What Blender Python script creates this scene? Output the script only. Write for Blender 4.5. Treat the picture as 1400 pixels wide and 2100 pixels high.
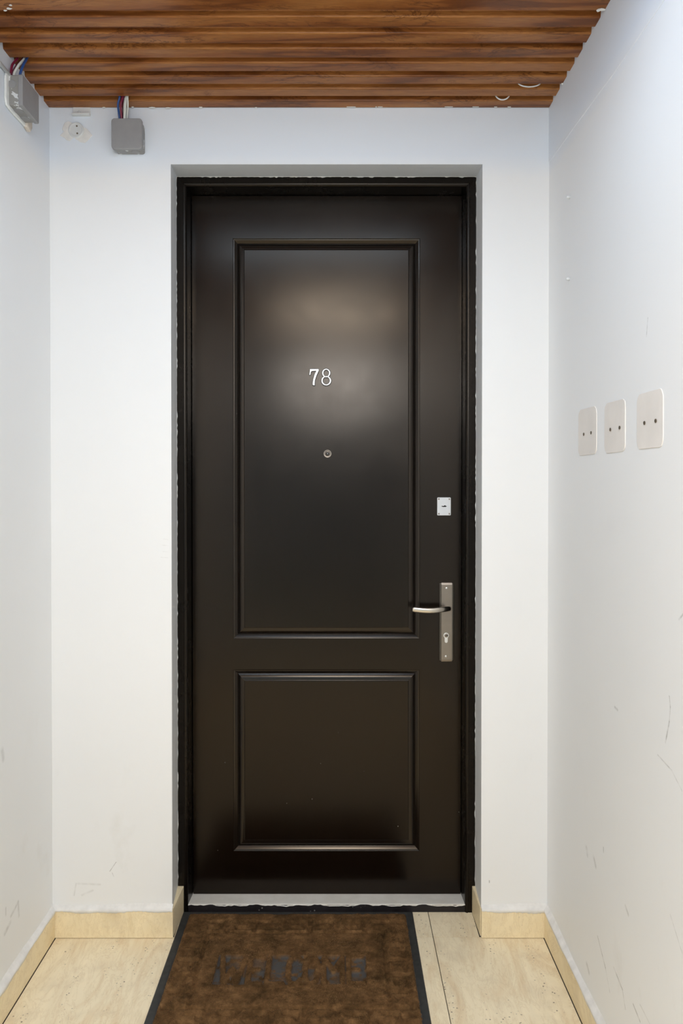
import bpy, bmesh, math, random
import numpy as np
from mathutils import Vector, Matrix
random.seed(7); rng = np.random.default_rng(7)
for o in list(bpy.data.objects): bpy.data.objects.remove(o)
SC = bpy.context.scene; COL = SC.collection

# ------------------------------------------------------------ camera, world, lights, exposure
F, H, D, PITCH = 1543.0, 1.2905, 2.10, 0.0104
SX, SY = 6.0/2100, -56.0/2100
cd = bpy.data.cameras.new('camera'); cam = bpy.data.objects.new('camera', cd); COL.objects.link(cam)
cd.sensor_fit = 'VERTICAL'; cd.sensor_height = 36; cd.lens = F/2100*36
cd.shift_x = SX; cd.shift_y = SY; cd.clip_start = .02
cam.location = (0, -D, H); cam.rotation_euler = (math.pi/2-PITCH, 0, 0); SC.camera = cam

w = bpy.data.worlds.new('world'); SC.world = w; w.use_nodes = True
w.node_tree.nodes['Background'].inputs[0].default_value = (.72, .85, 1, 1)
w.node_tree.nodes['Background'].inputs[1].default_value = 0.6

def light(name, kind, loc, energy, color, rot=(0,0,0), **kw):
    l = bpy.data.lights.new(name, kind); l.energy = energy; l.color = color
    for k, v in kw.items(): setattr(l, k, v)
    o = bpy.data.objects.new(name, l); o.location = loc; o.rotation_euler = rot; COL.objects.link(o); return o
light('added_front_light', 'AREA', (.0, -2.95, 1.95), 13, (.95, .97, 1), (math.pi/2, 0, 0), shape='ELLIPSE', size=.85, size_y=.42)  # added unseen light behind the camera, sized to give the door its highlight
light('added_overhead_fill', 'AREA', (-.02, -2.1, 2.302), 23, (1, .92, .80), (0, 0, 0), shape='ELLIPSE', size=.80, size_y=.36)  # added warm fill overhead, out of view, to brighten the floor and threshold
light('added_cool_fill', 'AREA', (-.1, -.85, 2.302), 5, (.58, .77, 1), (0, 0, 0), shape='RECTANGLE', size=.9, size_y=.12)  # added cool fill, out of view, that turns the upper walls bluish
light('added_landing_fill', 'AREA', (-2.15, -4.7, 1.55), 50, (.55, .76, 1), (0, -math.pi/2, 0), shape='RECTANGLE', size=1.5, size_y=1.7)  # added cool fill for the lobby, from an invented opening in the landing wall
vs = SC.view_settings
vs.view_transform = 'Standard'; vs.look = 'None'; vs.gamma = 1; vs.use_curve_mapping = False
vs.exposure = 0.14

# ------------------------------------------------------------ pixel helpers (measuring only)
_R = Matrix.Rotation(math.pi/2-PITCH, 3, 'X')
def ray(px, py): return _R @ Vector(((px-700)/F+SX*2100/F, -(py-1050)/F+SY*2100/F, -1))
def UY(px, py, y):
    r = ray(px, py); t = (y+D)/r.y; return (r.x*t, H+r.z*t)
def UX(px, py, X):
    r = ray(px, py); t = X/r.x; return (-D+r.y*t, H+r.z*t)
def UZ(px, py, Z=0):
    r = ray(px, py); t = (Z-H)/r.z; return (r.x*t, -D+r.y*t)

# ------------------------------------------------------------ mesh helpers
def link(name, me, mat, parent=None, smooth=False):
    o = bpy.data.objects.new(name, me); COL.objects.link(o)
    if mat: me.materials.append(mat)
    if parent: o.parent = parent
    if smooth:
        for p in me.polygons: p.use_smooth = True
    return o
def obj(name, bm, mat, parent=None, smooth=False, bevel=0, seg=2, angle=35, recalc=True):
    if recalc: bmesh.ops.recalc_face_normals(bm, faces=bm.faces)
    me = bpy.data.meshes.new(name); bm.to_mesh(me); bm.free()
    o = link(name, me, mat, parent, smooth)
    if bevel:
        m = o.modifiers.new('bevel', 'BEVEL'); m.width = bevel; m.segments = seg; m.limit_method = 'ANGLE'
        m.angle_limit = math.radians(angle)
        if smooth:
            m.harden_normals = True
    return o
def setp(o, label=None, cat=None, group=None, kind=None):
    if label: o['label'] = label
    if cat: o['category'] = cat
    if group: o['group'] = group
    if kind: o['kind'] = kind
    return o
def empty(name, loc=(0,0,0)):
    o = bpy.data.objects.new(name, None); o.location = loc; o.empty_display_size = .05; COL.objects.link(o); return o
def box(bm, x0, x1, y0, y1, z0, z1):
    v = [bm.verts.new((x, y, z)) for x in (x0, x1) for y in (y0, y1) for z in (z0, z1)]
    for f in ((0,1,3,2),(4,6,7,5),(0,4,5,1),(2,3,7,6),(0,2,6,4),(1,5,7,3)): bm.faces.new([v[i] for i in f])
    return bm
def nb(): return bmesh.new()
def grid_cyl(bm, c, r, y0, y1, n=24, r1=None, taper=True):
    """disc/cylinder with its axis along Y, front cap at y0"""
    r1 = r if r1 is None else r1
    a = [bm.verts.new((c[0]+r*math.cos(t), y0, c[1]+r*math.sin(t))) for t in [2*math.pi*i/n for i in range(n)]]
    b = [bm.verts.new((c[0]+r1*math.cos(t), y1, c[1]+r1*math.sin(t))) for t in [2*math.pi*i/n for i in range(n)]]
    for i in range(n): bm.faces.new((a[i], a[(i+1)%n], b[(i+1)%n], b[i]))
    bm.faces.new(a); bm.faces.new(list(reversed(b))); return bm
def lathe_y(bm, c, prof, n=28):
    """profile [(r, y)] spun about the Y axis through c=(x,z)"""
    rings = []
    for r, y in prof:
        rings.append([bm.verts.new((c[0]+r*math.cos(2*math.pi*i/n), y, c[1]+r*math.sin(2*math.pi*i/n))) for i in range(n)])
    for a, b in zip(rings, rings[1:]):
        for i in range(n): bm.faces.new((a[i], a[(i+1)%n], b[(i+1)%n], b[i]))
    bm.faces.new(rings[0]); bm.faces.new(list(reversed(rings[-1]))); return bm
def prism_y(bm, pts, y0, y1):
    """extrude an (x,z) outline from y0 to y1"""
    a = [bm.verts.new((x, y0, z)) for x, z in pts]; b = [bm.verts.new((x, y1, z)) for x, z in pts]
    n = len(pts)
    for i in range(n): bm.faces.new((a[i], a[(i+1)%n], b[(i+1)%n], b[i]))
    bm.faces.new(a); bm.faces.new(list(reversed(b))); return bm
def prism_x(bm, pts, x0, x1):
    a = [bm.verts.new((x0, y, z)) for y, z in pts]; b = [bm.verts.new((x1, y, z)) for y, z in pts]
    n = len(pts)
    for i in range(n): bm.faces.new((a[i], a[(i+1)%n], b[(i+1)%n], b[i]))
    bm.faces.new(a); bm.faces.new(list(reversed(b))); return bm
def rrect(x0, x1, z0, z1, r, n=4):
    pts = []
    for cx, cz, a0 in ((x1-r, z1-r, 0), (x0+r, z1-r, 90), (x0+r, z0+r, 180), (x1-r, z0+r, 270)):
        for i in range(n+1):
            a = math.radians(a0+90*i/n); pts.append((cx+r*math.cos(a), cz+r*math.sin(a)))
    return pts
def tube(bm, path, r, n=8):
    path = [Vector(p) for p in path]; rings = []
    for i, p in enumerate(path):
        t = (path[min(i+1, len(path)-1)]-path[max(i-1, 0)]).normalized()
        u = t.cross(Vector((0.13, 1, .07))).normalized(); v = t.cross(u)
        rr = r[i] if isinstance(r, (list, tuple)) else r
        rings.append([bm.verts.new(p+u*rr*math.cos(2*math.pi*k/n)+v*rr*math.sin(2*math.pi*k/n)) for k in range(n)])
    for a, b in zip(rings, rings[1:]):
        for k in range(n): bm.faces.new((a[k], a[(k+1)%n], b[(k+1)%n], b[k]))
    bm.faces.new(rings[0]); bm.faces.new(list(reversed(rings[-1]))); return bm
def spline(pts, n=8):
    P = [Vector(p) for p in pts]; P = [P[0]*2-P[1]]+P+[P[-1]*2-P[-2]]; out = []
    for i in range(1, len(P)-2):
        for k in range(n):
            t = k/n; a, b, c, d = P[i-1], P[i], P[i+1], P[i+2]
            out.append(.5*((2*b)+(c-a)*t+(2*a-5*b+4*c-d)*t*t+(3*b-a-3*c+d)*t**3))
    out.append(P[-2]); return out
def sweep(bm, x0, x1, z0, z1, prof, closed=True):
    """mitred moulding round a rectangle; prof = [(inset, y)]; separate strips per side keep mitres crisp"""
    def c(i, k):
        return ((x0+i, z0+(i if closed else 0)), (x0+i, z1-i), (x1-i, z1-i), (x1-i, z0+(i if closed else 0)))[k]
    for a, b in ([(0,1),(1,2),(2,3)]+([(3,0)] if closed else [])):
        last = None
        for ins, y in prof:
            p, q = c(ins, a), c(ins, b)
            cur = (bm.verts.new((p[0], y, p[1])), bm.verts.new((q[0], y, q[1])))
            if last: bm.faces.new((last[0], cur[0], cur[1], last[1]))
            last = cur
    return bm

# ------------------------------------------------------------ material helpers
class N:
    def __init__(s, name):
        s.m = bpy.data.materials.new(name); s.m.use_nodes = True; s.t = s.m.node_tree
        s.b = s.t.nodes['Principled BSDF']
    def n(s, typ, **kw):
        x = s.t.nodes.new(typ)
        for k, v in kw.items():
            if k.startswith('i_'): x.inputs[k[2:].replace('_', ' ')].default_value = v
            else: setattr(x, k, v)
        return x
    def l(s, a, b): s.t.links.new(a, b)
    def inp(s, sock, v):
        if hasattr(v, 'is_linked') or hasattr(v, 'links'): s.l(v, sock)
        else: sock.default_value = v
    def pos(s): return s.n('ShaderNodeNewGeometry').outputs['Position']
    def mapping(s, vec, scale=(1,1,1), rot=(0,0,0), loc=(0,0,0)):
        m = s.n('ShaderNodeMapping'); s.l(vec, m.inputs[0])
        m.inputs['Scale'].default_value = scale; m.inputs['Rotation'].default_value = rot; m.inputs['Location'].default_value = loc
        return m.outputs[0]
    def noise(s, vec, scale, detail=4, rough=.5, dist=0):
        x = s.n('ShaderNodeTexNoise'); s.l(vec, x.inputs['Vector'])
        x.inputs['Scale'].default_value = scale; x.inputs['Detail'].default_value = detail
        x.inputs['Roughness'].default_value = rough; x.inputs['Distortion'].default_value = dist
        return x.outputs['Fac']
    def ramp(s, fac, stops):
        r = s.n('ShaderNodeValToRGB'); s.l(fac, r.inputs[0]); e = r.color_ramp.elements
        while len(e) > 1: e.remove(e[-1])
        for i, (p, c) in enumerate(stops):
            el = e[0] if i == 0 else e.new(p)
            el.position = p; el.color = (c if isinstance(c, tuple) else (c,c,c))+(1,) if not (isinstance(c, tuple) and len(c) == 4) else c
        return r.outputs[0]
    def mix(s, f, a, b, mode='MIX'):
        x = s.n('ShaderNodeMix'); x.data_type = 'RGBA'; x.blend_type = mode
        for sock, v in ((x.inputs[0], f), (x.inputs[6], a), (x.inputs[7], b)):
            if isinstance(v, tuple) and len(v) == 3: v = v+(1,)
            s.inp(sock, v)
        return x.outputs[2]
    def math(s, op, a, b=0., c=0.):
        x = s.n('ShaderNodeMath'); x.operation = op
        for sock, v in zip(x.inputs, (a, b, c)): s.inp(sock, v)
        return x.outputs[0]
    def bump(s, h, strength=.2, dist=.001):
        x = s.n('ShaderNodeBump'); x.inputs['Strength'].default_value = strength; x.inputs['Distance'].default_value = dist
        s.l(h, x.inputs['Height']); s.l(x.outputs[0], s.b.inputs['Normal'])
    def seg(s, pos, a, b, w):
        """1 inside a scratch of width w between points a and b"""
        a, b = Vector(a), Vector(b); ab = b-a; L2 = ab.length_squared
        sub = s.n('ShaderNodeVectorMath', operation='SUBTRACT'); s.l(pos, sub.inputs[0]); sub.inputs[1].default_value = a
        dot = s.n('ShaderNodeVectorMath', operation='DOT_PRODUCT'); s.l(sub.outputs[0], dot.inputs[0]); dot.inputs[1].default_value = ab/L2
        t = s.n('ShaderNodeClamp'); s.l(dot.outputs['Value'], t.inputs[0])
        sc = s.n('ShaderNodeVectorMath', operation='SCALE'); sc.inputs[0].default_value = ab; s.l(t.outputs[0], sc.inputs['Scale'])
        d = s.n('ShaderNodeVectorMath', operation='DISTANCE'); s.l(sub.outputs[0], d.inputs[0]); s.l(sc.outputs[0], d.inputs[1])
        return s.n_map(d.outputs['Value'], w, w*.25, 0, 1)
    def n_map(s, v, a, b, c, d):
        m = s.n('ShaderNodeMapRange'); s.l(v, m.inputs[0])
        for i, q in enumerate((a, b, c, d)): m.inputs[i+1].default_value = q
        return m.outputs[0]
    def set(s, color=None, rough=.5, metal=0, spec=.5, coat=0):
        if color is not None:
            if isinstance(color, tuple): color = color+(1,) if len(color) == 3 else color
            s.inp(s.b.inputs['Base Color'], color)
        s.inp(s.b.inputs['Roughness'], rough); s.b.inputs['Metallic'].default_value = metal
        s.b.inputs['Specular IOR Level'].default_value = spec; s.b.inputs['Coat Weight'].default_value = coat
        return s.m
def srgb(r, g, b):
    return tuple(((c/255)/12.92 if c/255 <= .04045 else ((c/255+.055)/1.055)**2.4) for c in (r, g, b))

def simple(name, col, rough=.5, metal=0, spec=.5, var=.06, scale=30, bump=.05):
    s = N(name); p = s.pos(); n = s.noise(p, scale, 4)
    c0 = tuple(c*(1-var) for c in col); c1 = tuple(min(1, c*(1+var)) for c in col)
    s.bump(s.noise(p, scale*14, 2), bump, .0005)
    return s.set(s.ramp(n, [(.3, c0), (.7, c1)]), rough, metal, spec)

XL, XR = -.8025, .5850           # side walls
ZC = 2.3148                     # underside of the ceiling slats
def wallmat(name, scr=(), spots=()):
    s = N(name); p = s.pos()
    c = s.ramp(s.noise(p, 1.6, 3), [(.3, (.85, .858, .86)), (.7, (.875, .883, .885))])
    # grubby blotches that sit low on the walls
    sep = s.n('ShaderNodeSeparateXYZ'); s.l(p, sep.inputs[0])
    band = s.n_map(sep.outputs[2], 2.12, 2.185, 0, 1)      # colour blends to a cooler white near the top of the wall
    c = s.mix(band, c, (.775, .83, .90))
    low = s.n_map(sep.outputs[2], .75, .05, 0, 1)
    blot = s.ramp(s.noise(s.mapping(p, (1, 1, .6)), 9, 6, .6), [(.60, 0.), (.78, 1.)])
    c = s.mix(s.math('MULTIPLY', s.math('MULTIPLY', low, blot), .30), c, (.60, .56, .49))
    for a, b, wd, st in scr:
        k = s.math('MULTIPLY', s.seg(p, a, b, wd), s.ramp(s.noise(p, 60, 3), [(.35, .25), (.6, 1.)]))
        c = s.mix(s.math('MULTIPLY', k, st), c, (.16, .145, .12))
    s.bump(s.noise(p, 55, 5, .6), .10, .002)
    return s.set(c, .48, 0, .35)
def SL(px, py): y, z = UX(px, py, XL); return (XL, y, z)
def SR(px, py): y, z = UX(px, py, XR); return (XR, y, z)
def SB(px, py): x, z = UY(px, py, 0); return (x, 0, z)
M = {}
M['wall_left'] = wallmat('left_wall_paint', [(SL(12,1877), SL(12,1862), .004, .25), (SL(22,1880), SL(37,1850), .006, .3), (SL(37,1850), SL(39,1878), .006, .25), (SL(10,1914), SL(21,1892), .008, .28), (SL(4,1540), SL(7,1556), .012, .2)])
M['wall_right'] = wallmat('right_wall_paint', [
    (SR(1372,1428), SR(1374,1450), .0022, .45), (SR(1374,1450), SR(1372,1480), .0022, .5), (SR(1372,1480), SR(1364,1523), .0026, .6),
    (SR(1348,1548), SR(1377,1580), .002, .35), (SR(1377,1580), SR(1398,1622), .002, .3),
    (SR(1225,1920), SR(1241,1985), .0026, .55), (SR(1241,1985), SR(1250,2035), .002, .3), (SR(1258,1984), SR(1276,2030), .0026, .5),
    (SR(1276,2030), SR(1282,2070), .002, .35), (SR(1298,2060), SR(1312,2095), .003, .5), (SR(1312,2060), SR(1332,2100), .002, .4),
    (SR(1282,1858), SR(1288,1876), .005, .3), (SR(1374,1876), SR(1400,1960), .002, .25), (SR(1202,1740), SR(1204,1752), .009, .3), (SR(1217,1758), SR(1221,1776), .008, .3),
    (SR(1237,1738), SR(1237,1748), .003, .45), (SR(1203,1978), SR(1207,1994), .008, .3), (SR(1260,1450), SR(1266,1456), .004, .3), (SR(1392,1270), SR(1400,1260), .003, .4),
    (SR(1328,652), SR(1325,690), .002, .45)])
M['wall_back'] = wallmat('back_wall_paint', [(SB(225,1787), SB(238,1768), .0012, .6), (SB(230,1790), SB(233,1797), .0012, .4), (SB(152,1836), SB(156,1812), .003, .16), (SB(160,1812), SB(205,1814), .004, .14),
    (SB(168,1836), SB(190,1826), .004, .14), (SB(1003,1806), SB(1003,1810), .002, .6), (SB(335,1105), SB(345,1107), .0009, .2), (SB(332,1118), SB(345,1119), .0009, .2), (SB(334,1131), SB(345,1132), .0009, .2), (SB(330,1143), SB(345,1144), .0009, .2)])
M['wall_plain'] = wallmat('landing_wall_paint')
M['plaster'] = simple('rough_white_plaster', (.80, .79, .765), .75, 0, .3, .07, 45, .5)
M['plaster_warm'] = simple('beige_filler', (.66, .60, .53), .8, 0, .3, .15, 60, .5)
M['caulk'] = simple('white_sealant', (.80, .82, .80), .5, 0, .4, .08, 60, .3)

# ceiling wood
s = N('wood_print_slat'); p = s.pos(); info = s.n('ShaderNodeObjectInfo')
off = s.n('ShaderNodeCombineXYZ'); s.l(s.math('MULTIPLY', info.outputs['Random'], 3.), off.inputs[0]); 
s.l(s.math('MULTIPLY', info.outputs['Random'], 7.), off.inputs[2])
add = s.n('ShaderNodeVectorMath', operation='ADD'); s.l(p, add.inputs[0]); s.l(off.outputs[0], add.inputs[1])
q = s.mapping(add.outputs[0], (.55, 5, 5))
wv = s.n('ShaderNodeTexWave', wave_type='BANDS', bands_direction='DIAGONAL'); s.l(q, wv.inputs['Vector'])
for k, v in (('Scale', 1.3), ('Distortion', 11), ('Detail', 5), ('Detail Scale', 1.4), ('Detail Roughness', .55)): wv.inputs[k].default_value = v
fine = s.noise(s.mapping(add.outputs[0], (6, 90, 90)), 5, 5, .6)
broad = s.noise(s.mapping(add.outputs[0], (1.6, 8, 8)), 2.2, 3, .5, .6)
c = s.ramp(wv.outputs['Fac'], [(0, srgb(112, 64, 27)), (.12, srgb(144, 88, 42)), (.6, srgb(158, 102, 52)), (1, srgb(168, 112, 60))])
c = s.mix(s.ramp(fine, [(.38, .4), (.6, 0.)]), c, srgb(104, 56, 22))
c = s.mix(s.ramp(broad, [(.52, 0.), (.75, .55)]), c, srgb(84, 48, 24))
fig = s.ramp(s.noise(s.mapping(add.outputs[0], (3.2, 11, 11)), 1.7, 6, .62, 2.6), [(.455, 0.), (.495, 1.), (.53, 0.)])
fm = s.ramp(s.noise(s.mapping(add.outputs[0], (1.8, 5, 5)), 1.9, 2), [(.46, 0.), (.6, .75)])
c = s.mix(s.math('MULTIPLY', fig, fm), c, srgb(78, 40, 18))
s.bump(fine, .04, .0003)
M['slat'] = s.set(c, .30, 0, .22)
M['void'] = simple('dark_ceiling_void', (.03, .022, .016), .9)

# door
def doormat_(name, base, smudge=True, rough=.195, spec=.36):
    s = N(name); p = s.pos()
    grain = s.noise(s.mapping(p, (60, 60, 1.6)), 6, 5, .65)
    c = s.ramp(grain, [(.3, tuple(v*.72 for v in base)), (.7, tuple(v*1.35 for v in base))])
    sp = s.n('ShaderNodeTexVoronoi'); s.l(s.mapping(p, (1, 1, .7)), sp.inputs['Vector']); sp.inputs['Scale'].default_value = 38
    sep = s.n('ShaderNodeSeparateXYZ'); s.l(p, sep.inputs[0])
    dot = s.ramp(sp.outputs['Distance'], [(.028, 1.), (.05, 0.)])
    sel = s.n('ShaderNodeSeparateColor'); s.l(sp.outputs['Color'], sel.inputs[0])
    sel = s.math('GREATER_THAN', sel.outputs[0], .82)
    low = s.n_map(sep.outputs[2], .55, .02, .0, 1.)
    c = s.mix(s.math('MULTIPLY', s.math('MULTIPLY', dot, sel), low), c, (.55, .55, .52))
    if smudge:
        sm = s.noise(p, 7.5, 5, .6, .4)
        rg = s.math('ADD', s.n_map(sm, .35, .75, rough-.015, rough+.035), s.math('MULTIPLY', grain, .03))
    else: rg = rough
    s.bump(grain, .05, .0003)
    s.b.inputs['Specular Tint'].default_value = (1, .87, .74, 1)
    return s.set(c, rg, 0, spec)
M['door'] = doormat_('dark_espresso_laminate', (.0036, .0018, .0010))
M['frame'] = doormat_('black_brown_frame', (.0035, .0027, .0023), True, .25, .26)
M['moulding'] = doormat_('dark_polished_moulding', (.0050, .0036, .0028), False, .20, .50)
s = N('black_threshold_paint'); p = s.pos(); n1 = s.noise(p, 22, 5, .6)
sp = s.n('ShaderNodeTexVoronoi'); s.l(p, sp.inputs['Vector']); sp.inputs['Scale'].default_value = 75
fl = s.math('MULTIPLY', s.ramp(sp.outputs['Distance'], [(.10, 1.), (.2, 0.)]), s.ramp(s.noise(p, 9, 2), [(.52, 0.), (.6, 1.)]))
M['thr_front'] = s.set(s.mix(fl, s.ramp(n1, [(.3, (.006, .004, .005)), (.75, (.022, .018, .020))]), (.55, .53, .5)), .5, 0, .35)
s = N('worn_white_sill'); p = s.pos()
M['thr_top'] = s.set(s.ramp(s.noise(p, 16, 6, .65), [(.3, (.80, .77, .70)), (.6, (.89, .865, .80)), (.8, (.91, .89, .84))]), .5, 0, .4)

# stone
def stone(name, a, b, rot, dirt=1.):
    s = N(name); p = s.pos(); info = s.n('ShaderNodeObjectInfo')
    off = s.n('ShaderNodeCombineXYZ'); s.l(s.math('MULTIPLY', info.outputs['Random'], 9.), off.inputs[0]); s.l(s.math('MULTIPLY', info.outputs['Random'], 4.), off.inputs[1])
    add = s.n('ShaderNodeVectorMath', operation='ADD'); s.l(p, add.inputs[0]); s.l(off.outputs[0], add.inputs[1]); p2 = add.outputs[0]
    q = s.mapping(p2, (7, 1.8, 3), (0, 0, rot))
    c = s.ramp(s.noise(q, 2.6, 7, .62, .9), [(.28, a), (.5, b), (.72, tuple(v*1.08 for v in b))])
    vein = s.ramp(s.noise(q, 4.5, 7, .7, 1.6), [(.47, 0.), (.5, 1.), (.53, 0.)])
    c = s.mix(s.math('MULTIPLY', vein, .24), c, (.52, .36, .17))
    c = s.mix(s.ramp(s.noise(p2, 11, 5, .6), [(.52, 0.), (.75, .35)]), c, (.60, .50, .36))
    v = s.n('ShaderNodeTexVoronoi'); s.l(p2, v.inputs['Vector']); v.inputs['Scale'].default_value = 95
    sel = s.ramp(s.noise(s.mapping(p2, (9, 2.4, 3), (0, 0, rot)), 1.6, 5, .7), [(.53, 0.), (.62, 1.)])
    dot = s.math('MULTIPLY', s.ramp(v.outputs['Distance'], [(.14, 1.), (.24, 0.)]), sel)
    c = s.mix(s.math('MULTIPLY', dot, .85*dirt), c, (.16, .12, .08))
    s.bump(s.noise(p2, 120, 3), .05, .0004)
    return s.set(c, s.n_map(s.noise(p2, 8, 4), .3, .7, .38, .55), 0, .4)
M['tile'] = stone('beige_travertine_tile', (.79, .63, .41), (.90, .79, .57), .7)
M['skirt'] = stone('cream_skirting_tile', (.80, .65, .39), (.90, .77, .52), 1.9, .25)
M['grout'] = simple('dirty_grout', (.10, .08, .06), .9, 0, .2, .3, 40, .4)

M['grey_plastic'] = simple('grey_box_plastic', (.30, .30, .305), .5, 0, .4, .05, 40, .05)
s = N('grey_plastic_with_paint_daubs'); p = s.pos()
dm = s.ramp(s.noise(p, 42, 4, .6, .5), [(.57, 0.), (.59, 1.)])
M['grey_daub'] = s.set(s.mix(dm, (.29, .285, .27), (.72, .74, .75)), .55, 0, .4)
M['wire_blue'] = simple('blue_wire', (.018, .07, .25), .35, 0, .5, .05)
M['wire_red'] = simple('dark_red_wire', (.20, .012, .045), .35, 0, .5, .05)
M['wire_maroon'] = simple('maroon_wire', (.085, .006, .022), .35, 0, .5, .05)
M['wire_white'] = simple('white_wire', (.66, .68, .64), .4, 0, .5, .05)
M['cover'] = simple('warm_white_cover', (.81, .77, .725), .55, 0, .4, .04, 14, .12)
M['hole'] = simple('dark_screw_hole', (.15, .12, .085), .8, 0, .2, .3, 200)
M['white_plastic'] = simple('white_plastic', (.74, .76, .76), .4, 0, .5, .04)
M['nickel'] = simple('brushed_nickel', (.27, .235, .20), .34, 1, .5, .03, 60, .04)
M['nickel_dark'] = simple('nickel_edge', (.11, .098, .085), .30, 1, .5, .03, 60, .04)
M['bright'] = simple('polished_steel', (.80, .80, .79), .32, .75, .6, .03)
M['silver_plate'] = simple('satin_silver_plate', (.66, .68, .70), .42, .45, .5, .03)
M['black'] = simple('black_void', (.004, .004, .004), .6, 0, .2)
M['digit_edge'] = simple('dark_digit_edge', (.012, .01, .009), .4, 0, .4)
M['digit'] = simple('bright_digit_face', (.86, .87, .86), .33, .35, .6, .02)
s = N('peephole_glass'); M['lens'] = s.set((.10, .10, .10), .08, .6, .8)
M['rubber'] = simple('charcoal_rubber', (.036, .037, .036), .65, 0, .35, .25, 60, .5)

# ------------------------------------------------------------ structure: walls
TH = .12
YE = -3.0                       # lobby ends, landing begins
def struct(o, label=None): return setp(o, label, kind='structure')
bm = nb(); box(bm, XL-TH, XL, YE, .32, -.05, 2.62); wl = struct(obj('wall_left', bm, M['wall_left']))
bm = nb(); box(bm, XR, XR+TH, YE, .32, -.05, 2.62); wr = struct(obj('wall_right', bm, M['wall_right']))
# slightly proud plastered beam along the top of the right wall (its lower edge reads as a crack)
a = UX(1127, 333, XR); b = UX(1367, 0, XR)
k = (b[1]-a[1])/(b[0]-a[0])
bm = nb(); prism_x(bm, [(0, a[1]), (-.2, a[1]-.2*k+.002), (-.5, a[1]-.5*k-.001), (YE, a[1]-.75*k), (YE, 2.5), (0, 2.5)], XR-.0014, XR+.001)
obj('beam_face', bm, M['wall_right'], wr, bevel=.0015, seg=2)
# back wall with splayed opening
ox0, oz1 = UY(350, 337, 0); ox1, _ = UY(989, 337, 0)
FY = .115
fx0, fz1 = UY(361.5, 362.5, FY); fx1, _ = UY(976.5, 362, FY)
bm = nb()
def q4(*p): bm.faces.new([bm.verts.new(v) for v in p])
def wallpiece(pts):
    f = bm.faces.new([bm.verts.new(v) for v in pts]); return f
q4((XL,0,-.05),(ox0,0,-.05),(ox0,0,oz1),(XL,0,oz1))
q4((ox1,0,-.05),(XR,0,-.05),(XR,0,oz1),(ox1,0,oz1))
q4((XL,0,oz1),(XR,0,oz1),(XR,0,2.62),(XL,0,2.62))
q4((ox0,0,-.05),(fx0,FY,-.05),(fx0,FY,fz1),(ox0,0,oz1))
q4((ox1,0,-.05),(ox1,0,oz1),(fx1,FY,fz1),(fx1,FY,-.05))
q4((ox0,0,oz1),(fx0,FY,fz1),(fx1,FY,fz1),(ox1,0,oz1))
q4((fx0,FY,-.05),(fx0,.32,-.05),(fx0,.32,fz1),(fx0,FY,fz1))
q4((fx1,FY,-.05),(fx1,FY,fz1),(fx1,.32,fz1),(fx1,.32,-.05))
q4((fx0,FY,fz1),(fx0,.32,fz1),(fx1,.32,fz1),(fx1,FY,fz1))
q4((XL,.32,-.05),(XL,.32,2.62),(XR,.32,2.62),(XR,.32,-.05))
bmesh.ops.remove_doubles(bm, verts=bm.verts, dist=1e-5)
wb = struct(obj('wall_back', bm, M['wall_back'], recalc=False, bevel=.0025, seg=3, angle=40))
# ragged sealant / paint line where the reveal meets the frame
bm = nb()
def ragged(p0, p1, nrm, n, wmin, wmax):
    p0, p1, nrm = Vector(p0), Vector(p1), Vector(nrm)
    prev = None
    for i in range(n+1):
        t = i/n; p = p0.lerp(p1, t); wd = wmin+(wmax-wmin)*random.random()**3
        cur = [bm.verts.new(p), bm.verts.new(p+nrm*wd), bm.verts.new(p+nrm*wd+Vector((0,.002,0))), bm.verts.new(p+Vector((0,-.003,0)))]
        if prev:
            bm.faces.new((prev[3], prev[1], cur[1], cur[3])); bm.faces.new((prev[1], prev[2], cur[2], cur[1]))
        prev = cur
yy = FY-.0006
ragged((fx0, yy, fz1), (fx1, yy, fz1), (0,0,-1), 150, .0006, .0032)
ragged((fx0, yy, .09), (fx0, yy, fz1), (1,0,0), 240, .0003, .0022)
ragged((fx1, yy, .09), (fx1, yy, fz1), (-1,0,0), 240, .0003, .0022)
obj('sealant_line', bm, M['caulk'], wb, recalc=False)

# floor
bm = nb(); box(bm, -2.4, 2.8, -7.2, .32, -.12, -.003); floor = struct(obj('floor', bm, M['grout']))
J = 0.265
def tiles(xs, ys):
    for i in range(len(xs)-1):
        for j in range(len(ys)-1):
            g = .0011 if j else .0011
            bm = nb(); box(bm, xs[i]+g, xs[i+1]-g, ys[j]+g, ys[j+1]-g, -.012, 0+random.uniform(-.0002, .0002))
            obj('floor_tile', bm, M['tile'], floor)
tiles([XL+.0112, J-.6, J, XR-.0112], [-3.0, -2.4, -1.8, -1.2, -.6, -.0025])
tiles([ox0+.004, J-.6, J, ox1-.004], [-.0025, .16])
tiles([-2.4, -1.6, -.8, 0, .8, 1.6, 2.4], [-7.0, -6.2, -5.4, -4.6, -3.8, -3.0])

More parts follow.
